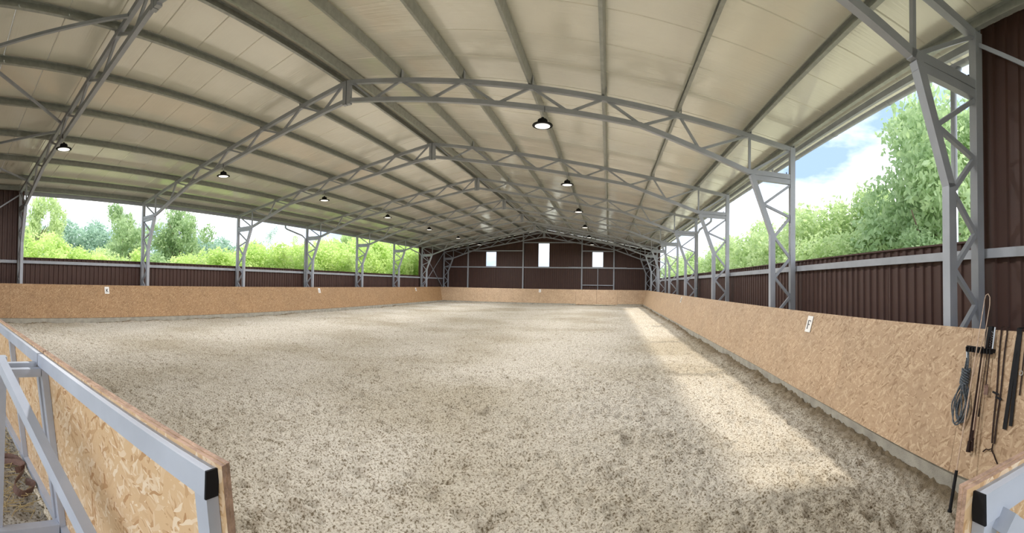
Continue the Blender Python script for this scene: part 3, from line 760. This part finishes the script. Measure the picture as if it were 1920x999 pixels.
# leather strap and straw behind the gate
st = MB()
pts = [(3.1 + .18 * math.cos(t * .9) + .05 * t, -.42 + .07 * math.sin(t * 1.7), .44 + .03 * abs(math.sin(t * 1.3))) for t in np.linspace(0, 9, 50)]
st.strap(pts, .045, .006, (0, .3, 1)); tag(st.build('leather_strap', 'brownleather'), 'crumpled brown leather strap on the ground behind the left gate', 'strap')
sw = MB(); rs = random.Random(5)
for i in range(1400):
    x, y = rs.uniform(0.2, 3.8), rs.uniform(-.95, -.36); a = rs.uniform(0, 6.28); L = rs.uniform(.04, .12); z = .40 + rs.uniform(.0, .05)
    sw.bar((x, y, z), (x + L * math.cos(a), y + L * math.sin(a), z + rs.uniform(-.01, .02)), .004, .004, (0, 0, 1))
tag(sw.build('straw', 'straw'), 'loose straw scattered on the ground behind the left gate', 'straw', None, 'stuff')

# ------------------------------------------------------------------ whip rack and tack on the right kick wall
def W(y, z, off=0.0): return Vector((9.99 - (ZT - z) * LEAN - off, y, z))
def thing(name, lab, cat, y, z, group=None):
    e = empty(name, W(y, z)); tag(e, lab, cat, group); return e
def rel(root, pts): o = Vector(root.location); return [Vector(p) - o for p in pts]
SU = (LEAN, 0, 1); SN = (-1, 0, LEAN)
rk = thing('whip_holder', 'black toothed whip holder screwed to the right kick wall', 'whip holder', 1.87, 1.255)
mb = MB(); mb.bar(*rel(rk, [W(2.05, 1.27, .03), W(1.69, 1.265, .03)]), .04, .05, SU); mb.build('bar', 'black', rk)
for i in range(9):
    y = 2.02 - i * .04; mb = MB(); mb.bar(*rel(rk, [W(y, 1.262, .045), W(y, 1.262, .085)]), .02, .05, (0, 1, 0)); mb.build('tooth', 'black', rk)
cl = thing('clip_rack', 'upright black spring clip above the whip holder', 'clip', 1.78, 1.30)
mb = MB(); mb.bar(*rel(cl, [W(1.775, 1.29, .02), W(1.80, 1.50, .02)]), .09, .03, (0, 1, 0)); mb.build('back_plate', 'black', cl)
mb = MB(); mb.tube(rel(cl, [W(1.735 + .008 * math.sin(t), 1.31 + .15 * t / 40, .045 + .008 * math.cos(t)) for t in np.linspace(0, 40, 120)]), .0025, 5); mb.build('coil_spring', 'zinc', cl)
mb = MB(); mb.tube(rel(cl, [W(1.705, 1.28, .04), W(1.715, 1.50, .04)]), .009, 8); mb.build('pin', 'zinc', cl)
# lunge rope
rp = thing('lunge_rope', 'coiled blue-grey lunge rope hanging from the whip holder', 'rope', 2.0, 0.8)
rs = random.Random(3)
for i in range(6):
    w = rs.uniform(.05, .11); zb_ = rs.uniform(.48, .58); yc = 1.985 + rs.uniform(-.02, .02); of = .03 + .012 * i
    pts = []
    for t in np.linspace(0, 2 * math.pi, 40, endpoint=False):
        z = (zb_ + .92) / 2 + (.92 - zb_) / 2 * math.cos(t); pinch = 0.15 + 0.85 * max(0.0, min(1.0, (0.92 - z) / .22)) ** .8
        pts.append(W(yc - (z - .7) * -0.02 + w * math.sin(t) * pinch, z, of + .01 * math.sin(3 * t + i)))
    mb = MB(); mb.tube(rel(rp, pts), .0085, 6, True); mb.build('loop', 'rope', rp, True)
for i in range(5):
    pts = [W(2.0 + (.045 + .004 * math.sin(t)) * math.sin(t + i * 1.25), .91 + .02 * t + .0 * i, .05 + .035 * math.cos(t + i * 1.25)) for t in np.linspace(0, 7.5, 34)]
    mb = MB(); mb.tube(rel(rp, pts), .010, 6); mb.build('twist', 'rope', rp, True)
for d in (-.02, .0, .025):
    mb = MB(); mb.tube(rel(rp, [W(2.0 + d, 1.05, .05), W(2.01 + d * .6, 1.15, .045), W(2.02 + d * .3, 1.26, .06)]), .008, 6); mb.build('hanging_cord', 'rope', rp, True)
mb = MB(); mb.tube(rel(rp, [W(2.02, 1.17, .05), W(2.03, 1.24, .06)]), .010, 8); mb.build('snap_hook', 'zinc', rp)
# whips
def whip(lab, y0, z0, y1, z1, r0, r1, mat, off=.07, grip=.25, extra=None):
    e = thing('riding_whip', lab, 'whip', y0, z0, 'whips in the holder'); a, b_ = W(y0, z0, off), W(y1, z1, off)
    mb = MB(); mb.tube(rel(e, [a + (b_ - a) * t for t in np.linspace(0, 1, 6)]), r0, 6, False, r1); mb.build('shaft', mat, e)
    if grip: mb = MB(); mb.tube(rel(e, [a, a + (b_ - a).normalized() * grip]), r0 * 1.9, 8, False, r0 * 1.6); mb.build('grip', 'leather', e)
    if extra: extra(e)
    return e
whip('thick black whip with knobbed end at the left of the bundle', 1.79, .31, 1.83, 1.30, .013, .009, 'leather', .05, .10)
whip('thin brown whip second from the left in the bundle', 1.745, .33, 1.80, 1.32, .006, .004, 'brownleather', .055, .12)
whip('pale cane whip in the middle of the bundle', 1.76, .42, 1.795, 1.50, .006, .004, 'cane', .065, .10)
def popper(e):
    mb = MB(); mb.strap(rel(e, [W(1.70, .95, .055), W(1.695, .91, .05), W(1.692, .85, .05)]), .05, .006, (0, 1, 0)); mb.build('popper', 'brownleather', e)
whip('short crop with a flat brown leather flap', 1.70, .94, 1.735, 1.45, .006, .005, 'leather', .055, 0, popper)
whip('dark thin whip at the right of the bundle', 1.735, .64, 1.765, 1.40, .005, .004, 'leather', .05, .08)
# long lunge whip leaning on the wall, its lash folded over the top
lw = empty('lunge_whip', (9.24, 1.68, -0.10)); o = Vector(lw.location); tag(lw, 'long pale lunge whip leaning on the wall, black grip in the sand', 'whip')
A = Vector((9.24, 1.68, -0.08)); Bp = Vector((9.93, 1.83, 1.78)); dd = (Bp - A)
mb = MB(); mb.tube([A + dd * t - o for t in np.linspace(0.0, 1, 8)], .0085, 8, False, .0045); mb.build('shaft', 'cane', lw)
mb = MB(); mb.tube([A - o, A + dd * .17 - o], .016, 10); mb.build('grip', 'black', lw)
mb = MB(); mb.tube([A - o - dd * .006, A + dd * .004 - o], .021, 10); mb.build('butt_cap', 'black', lw)
mb = MB(); mb.tube([Bp - o, Bp + Vector((.01, -.01, .05)) - o, Bp + Vector((.01, -.04, .065)) - o, Bp + Vector((.01, -.065, .03)) - o, Bp + Vector((0.0, -.07, -.05)) - o, Bp + Vector((-.06, -.06, -.3)) - o, Bp + Vector((-.12, -.04, -.5)) - o, Bp + Vector((-.2, -.01, -.75)) - o], .005, 6); mb.build('lash', 'cane', lw, True)
# reins with buckle and hanging ends
def over_top(y, dz=.0): return [W(y, 1.36, -.05) + Vector((0.02, 0, .0)), Vector((9.995, y, 1.505)) + Vector((.02, 0, 0)), Vector((9.975, y, 1.50)), W(y, 1.44, .012)]
rn = thing('reins', 'pair of thin dark leather reins hung over the kick wall with a small buckle', 'reins', 1.6, 1.0)
for (yt, ym, yb_) in ((1.645, 1.615, 1.545), (1.570, 1.565, 1.515)):
    pts = over_top(yt)[1:] + [W(yt + (yb_ - yt) * t + .004 * math.sin(9 * t), 1.44 - (1.44 - .43) * t, .014) for t in np.linspace(.08, 1, 12)]
    mb = MB(); mb.strap(rel(rn, pts), .017, .005, (0, 1, 0)); mb.build('rein', 'leather', rn)
for dz, dy in ((0.875, 0.0), (0.835, -.045)):
    mb = MB(); mb.bar(*rel(rn, [W(1.63 + dy, dz + .008, .022), W(1.55 + dy, dz - .008, .022)]), .018, .008, SU); mb.build('buckle', 'black', rn)
mb = MB(); mb.tube(rel(rn, [W(1.53, .43, .02), W(1.53, .39, .025), W(1.57, .37, .02), W(1.60, .37, .02), W(1.635, .34, .018)]), .006, 6); mb.build('tie_end', 'leather', rn)
mb = MB(); mb.tube(rel(rn, [W(1.53, .43, .02), W(1.53, .37, .02), W(1.50, .345, .02), W(1.475, .31, .018), W(1.445, .275, .016)]), .007, 6); mb.build('tie_end', 'leather', rn)
gs = thing('girth_strap', 'wide black girth strap folded over the kick wall, two ends hanging', 'strap', 1.42, 1.0)
for (yt, yb_, z1, wd) in ((1.425, 1.425, .575, .045), (1.405, 1.36, .615, .038)):
    pts = over_top(yt)[1:] + [W(yt + (yb_ - yt) * t, 1.44 - (1.44 - z1) * t, .016) for t in np.linspace(.08, 1, 9)]
    mb = MB(); mb.strap(rel(gs, pts), wd, .006, (0, 1, 0)); mb.build('strap_end', 'black', gs)
hb = thing('hanging_bridle', 'thin brown strap with a metal ring at the right picture edge', 'strap', 1.32, 1.1)
pts = over_top(1.33)[1:] + [W(1.33 - .02 * t, 1.44 - .55 * t, .014) for t in np.linspace(.08, 1, 8)]
mb = MB(); mb.strap(rel(hb, pts), .015, .005, (0, 1, 0)); mb.build('cheek_strap', 'leather', hb)
mb = MB(); mb.tube(rel(hb, [W(1.325 + .02 * math.cos(t), 1.09 + .02 * math.sin(t), .02) for t in np.linspace(0, 2 * math.pi, 12, endpoint=False)]), .004, 6, True); mb.build('ring', 'zinc', hb)

# small flood light under the right eave
fl = empty('flood_light', (10.95, 10.2, 4.95)); tag(fl, 'small floodlight on a bracket under the right gutter', 'floodlight')
mb = MB(); mb.box((-.02, -.02, .0), (.02, .02, .27)); mb.build('bracket', 'rail', fl)
mb = MB(); mb.hexa([(-.08, -.10, -.07), (.08, -.10, -.07), (.08, .02, -.03), (-.08, .02, -.03), (-.08, -.08, .02), (.08, -.08, .02), (.08, .04, .02), (-.08, .04, .02)]); mb.build('housing', 'pipe', fl)

# ------------------------------------------------------------------ trees and shrubs
def foliage(name, blobs, nleaf, size, seed, mat):
    rs = np.random.RandomState(seed); vol = np.array([b_[3] ** 2 for b_ in blobs]); vol = vol / vol.sum()
    pick = rs.choice(len(blobs), nleaf, p=vol); B = np.array([b_[:4] for b_ in blobs])[pick]
    d = rs.normal(size=(nleaf, 3)); d /= np.linalg.norm(d, axis=1)[:, None]
    rad = B[:, 3:4] * (0.55 + 0.5 * rs.rand(nleaf, 1) ** 0.6) * (1 + .25 * np.sin(d[:, :1] * 7 + d[:, 2:3] * 9))
    c = B[:, :3] + d * rad * np.array([1, 1, .85])
    a = rs.normal(size=(nleaf, 3)); a /= np.linalg.norm(a, axis=1)[:, None]
    t = rs.normal(size=(nleaf, 3)); b2 = np.cross(a, t); b2 /= np.linalg.norm(b2, axis=1)[:, None]
    s = size * (0.6 + 0.8 * rs.rand(nleaf, 1))
    c[:, 2] *= 0.99 / np.percentile(c[:, 2], 99.5); c[:, 2] = np.maximum(c[:, 2], 0.02)
    c[:, :2] *= 0.5 / np.percentile(np.hypot(c[:, 0], c[:, 1]), 97)
    V = np.stack([c - a * s, c + b2 * s * .5, c + a * s, c - b2 * s * .5], 1).reshape(-1, 3).astype(np.float32)
    me = bpy.data.meshes.new(name); n = nleaf
    me.vertices.add(4 * n); me.vertices.foreach_set('co', V.ravel()); me.loops.add(4 * n); me.loops.foreach_set('vertex_index', np.arange(4 * n, dtype=np.int32))
    me.polygons.add(n); me.polygons.foreach_set('loop_start', np.arange(0, 4 * n, 4, dtype=np.int32)); me.update(calc_edges=True)
    me.materials.append(MAT[mat]); return me
def crown(seed, kind):
    rs = random.Random(seed); bl = []
    if kind == 'bush':
        for i in range(16):
            a = rs.uniform(0, 6.28); q = rs.uniform(0, .75); z = rs.uniform(.12, .78) * (1 - .25 * q)
            bl.append((.55 * q * math.cos(a), .55 * q * math.sin(a), z, rs.uniform(.13, .22) * (1.05 - z * .4)))
    elif kind == 'tree':
        for i in range(20):
            a = rs.uniform(0, 6.28); z = rs.uniform(.22, .92); q = rs.uniform(.08, .46) * (1 - .7 * ((z - .6) / .5) ** 2)
            bl.append((q * math.cos(a), q * math.sin(a), z, rs.uniform(.09, .17)))
    elif kind == 'slim':
        for i in range(14):
            a = rs.uniform(0, 6.28); z = rs.uniform(.3, .95); q = rs.uniform(.02, .22)
            bl.append((q * math.cos(a), q * math.sin(a), z, rs.uniform(.05, .10)))
    return bl
def trunk_mesh(kind, seed):
    rs = random.Random(seed); mb = MB(); top = .4 if kind == 'bush' else .85; r = .02 if kind == 'bush' else .028
    mb.tube([(0, 0, -.02), (.01, .0, top * .4), (-.01, .01, top * .75), (.0, 0, top)], r, 8, False, r * .25)
    for i in range(9 if kind != 'slim' else 5):
        z = rs.uniform(.15, .7) * top; a = rs.uniform(0, 6.28); L = rs.uniform(.18, .38)
        mb.tube([(0, 0, z), (L * .5 * math.cos(a), L * .5 * math.sin(a), z + L * .35), (L * math.cos(a), L * math.sin(a), z + L * .8)], r * .45, 5, False, r * .12)
    return mb.mesh('trunk', 'bark')
# unit plants (height 1): radius about 1 for bushes (scaled down), .45 for trees
LIB = {}
def plant_data(kind, mat, seed):
    key = (kind, mat, seed)
    if key not in LIB:
        nl, sz = {'bush': (10000, .021), 'tree': (12000, .018), 'slim': (2200, .016)}[kind]
        LIB[key] = (foliage('foliage', crown(seed, kind), nl, sz, seed, mat), trunk_mesh(kind, seed))
    return LIB[key]
def plant(name, kind, mat, seed, x, y, h, w, lab, cat, group):
    f, t = plant_data(kind, mat, seed); root = empty(name, (x, y, -0.40))
    rx = w
    rz = (seed * 37 + x * 13) % 6.28
    for nm, me in (('foliage', f), ('trunk', t)):
        o = link(nm, me, root); o.scale = (rx, rx, h); o.rotation_euler = (0, 0, rz)
    tag(root, lab, cat, group)
PLANTS = []
PLANTS.append(('tree', 'leaf_pale', 1, -37.1, 10.0, 10.3, 5.5, 'pale feathery tree standing left of the others beyond the left wall'))
PLANTS.append(('bush', 'leaf_bright', 2, -16.9, 4.5, 4.4, 4.6, 'bright yellow-green shrub beside the nearest left column'))
PLANTS.append(('bush', 'leaf_bright', 3, -18.4, 6.4, 4.5, 4.7, 'bright yellow-green shrub second from the nearest left column'))
PLANTS.append(('bush', 'leaf_bright', 4, -18.9, 8.2, 3.8, 4.0, 'low bright shrub between the shrubs and the tall left tree'))
PLANTS.append(('bush', 'leaf_blue_haze', 5, -69.7, 23.3, 12.1, 12.7, 'blue-green wooded thicket far behind the left shrubs'))
PLANTS.append(('bush', 'leaf_blue_haze', 6, -72.1, 31.3, 12.3, 13.6, 'blue-green far thicket left of the tall tree with visible trunk'))
PLANTS.append(('bush', 'leaf_blue_haze', 5, -73.5, 40.2, 11.5, 13.0, 'blue-green far thicket showing between the two tall left trees'))
PLANTS.append(('bush', 'leaf_blue_haze', 6, -66.4, 16.5, 10.6, 11.1, 'blue-green far thicket behind the pale feathery tree'))
PLANTS.append(('bush', 'leaf_blue_haze', 5, -71.6, 47.6, 11.0, 14.7, 'blue-green far thicket just right of the second left column'))
PLANTS.append(('bush', 'leaf_blue_haze', 12, -69.7, 53.9, 11.1, 13.5, 'blue-green far thicket behind the right one of the two tall left trees'))
PLANTS.append(('bush', 'leaf_bright', 2, -17.6, 8.7, 3.6, 3.8, 'low bright shrub left of the tall tree with a visible trunk'))
PLANTS.append(('bush', 'leaf_bright', 4, -14.3, 12.8, 3.5, 3.7, 'low bright shrub below the right one of the two tall trees'))
PLANTS.append(('bush', 'leaf_bright', 3, -14.6, 15.8, 4.0, 4.2, 'bright shrub in the middle of the second left bay'))
PLANTS.append(('bush', 'leaf_bright', 2, -15.0, 18.4, 4.4, 4.6, 'bright shrub seen behind the third left column'))
PLANTS.append(('bush', 'leaf_bright', 9, -13.6, 19.8, 4.5, 4.1, 'bright shrub below the thin wispy sapling'))
PLANTS.append(('bush', 'leaf_bright', 4, -14.1, 23.4, 4.8, 5.0, 'bright shrub seen behind the fourth left column'))
PLANTS.append(('bush', 'leaf_bright', 3, -14.8, 28.0, 5.4, 5.6, 'bright shrub in front of the pale bushy tree'))
PLANTS.append(('bush', 'leaf_bright', 9, -15.1, 32.6, 6.0, 6.3, 'bright shrub just beyond the fifth left column'))
PLANTS.append(('bush', 'leaf_bright', 4, -14.7, 37.5, 6.5, 6.2, 'bright shrub just left of the sixth left column'))
PLANTS.append(('bush', 'leaf_blue_haze', 6, -67.3, 58.7, 10.7, 13.7, 'blue-green far thicket right of the two tall left trees'))
PLANTS.append(('bush', 'leaf_blue_haze', 5, -62.7, 64.0, 10.0, 12.2, 'low blue-green far thicket behind the second left column'))
PLANTS.append(('tree', 'leaf_mid', 7, -22.4, 12.7, 7.6, 4.2, 'tall green tree with a visible trunk left of the second left column'))
PLANTS.append(('tree', 'leaf_mid', 8, -22.0, 17.5, 7.7, 4.8, 'tall green tree right of the second left column'))
PLANTS.append(('bush', 'leaf_pale', 9, -19.1, 10.2, 3.9, 4.1, 'pale green shrub below the left one of the two tall trees'))
PLANTS.append(('bush', 'leaf_bright', 3, -17.4, 11.5, 3.8, 4.0, 'bright shrub at the foot of the two tall left trees'))
PLANTS.append(('bush', 'leaf_mid', 9, -15.7, 12.4, 3.6, 3.7, 'green shrub just right of the second left column'))
PLANTS.append(('bush', 'leaf_bright', 2, -16.0, 15.7, 3.9, 4.1, 'bright shrub right of the tall tree beyond the second left bay'))
PLANTS.append(('bush', 'leaf_pale', 9, -16.4, 18.4, 4.0, 4.2, 'pale shrub just left of the third left column'))
PLANTS.append(('bush', 'leaf_bright', 4, -15.1, 19.7, 4.7, 4.9, 'bright shrub just right of the third left column'))
PLANTS.append(('bush', 'leaf_bright', 3, -14.3, 21.9, 4.7, 4.9, 'bright shrub just left of the fourth left column'))
PLANTS.append(('slim', 'leaf_blue_haze', 10, -18.8, 24.5, 6.6, 1.6, 'thin wispy sapling between the third and fourth left columns'))
PLANTS.append(('slim', 'leaf_pale', 11, -18.4, 27.6, 6.2, 1.6, 'thin sapling close to the fourth left column'))
PLANTS.append(('bush', 'leaf_bright', 2, -14.9, 26.6, 5.5, 5.8, 'bright shrub right of the fourth left column'))
PLANTS.append(('tree', 'leaf_pale', 1, -20.2, 36.3, 7.4, 5.0, 'pale bushy tree left of the fifth left column'))
PLANTS.append(('bush', 'leaf_bright', 4, -15.0, 30.2, 5.5, 5.8, 'bright shrub behind the fifth left column'))
PLANTS.append(('bush', 'leaf_bright', 3, -15.1, 34.9, 6.4, 6.8, 'bright shrub right of the fifth left column'))
PLANTS.append(('tree', 'leaf_blue_haze', 12, -23.3, 51.0, 8.9, 5.5, 'blue-green tree between the fifth and sixth left columns'))
PLANTS.append(('bush', 'leaf_bright', 2, -14.8, 39.7, 6.6, 6.4, 'bright shrub behind the sixth left column'))
PLANTS.append(('bush', 'leaf_bright', 9, -16.0, 45.8, 7.3, 7.7, 'bright shrub seen before the dark far left corner'))
PLANTS.append(('tree', 'leaf_mid', 13, 25.0, 18.6, 14.2, 10.8, 'big green tree rising behind the nearest right column'))
PLANTS.append(('tree', 'leaf_pale', 12, 29.0, 20.2, 13.7, 7.1, 'pale green tree partly behind the nearest right column'))
PLANTS.append(('bush', 'leaf_pale', 4, 27.7, 25.4, 9.2, 9.7, 'pale green shrub left below the big right tree'))
PLANTS.append(('tree', 'leaf_pale', 1, 26.5, 28.8, 10.5, 5.3, 'pale tree rising above the right shrubs'))
PLANTS.append(('bush', 'leaf_pale', 9, 23.7, 23.4, 7.4, 7.7, 'round pale shrub in front of the pale right tree'))
PLANTS.append(('bush', 'leaf_pale', 2, 23.6, 28.3, 8.7, 9.1, 'pale green shrub in the middle of the first right bay'))
PLANTS.append(('bush', 'leaf_pale', 3, 23.8, 35.0, 9.6, 10.1, 'pale green shrub right behind the second right column'))
PLANTS.append(('bush', 'leaf_pale', 4, 23.0, 41.8, 8.9, 9.4, 'pale green shrub left of the second right column'))
PLANTS.append(('bush', 'leaf_pale', 9, 22.4, 48.4, 8.0, 8.4, 'lower pale shrub in the second right bay'))
PLANTS.append(('bush', 'leaf_pale', 2, 20.8, 55.1, 7.6, 8.0, 'pale shrub behind the third right column'))
PLANTS.append(('bush', 'leaf_pale', 3, 20.0, 67.6, 7.8, 8.2, 'pale shrub behind the fourth right column'))
PLANTS.append(('bush', 'leaf_pale', 4, 19.0, 83.0, 8.1, 8.5, 'pale shrub behind the farthest right columns'))
PLANTS.append(('bush', 'leaf_mid', 3, 22.4, 16.9, 5.4, 5.7, 'mid-green low shrub beneath the big right tree'))
PLANTS.append(('bush', 'leaf_pale', 4, 20.3, 23.3, 5.6, 5.9, 'low pale shrub just above the right cladding'))
for kind, mat, seed, x, y, h, w, lab in PLANTS:
    plant('shrub' if kind == 'bush' else 'tree', kind, mat, seed, x, y, h, w, lab, 'shrub' if kind == 'bush' else 'tree', 'greenery beyond the %s wall' % ('left' if x < 0 else 'right'))
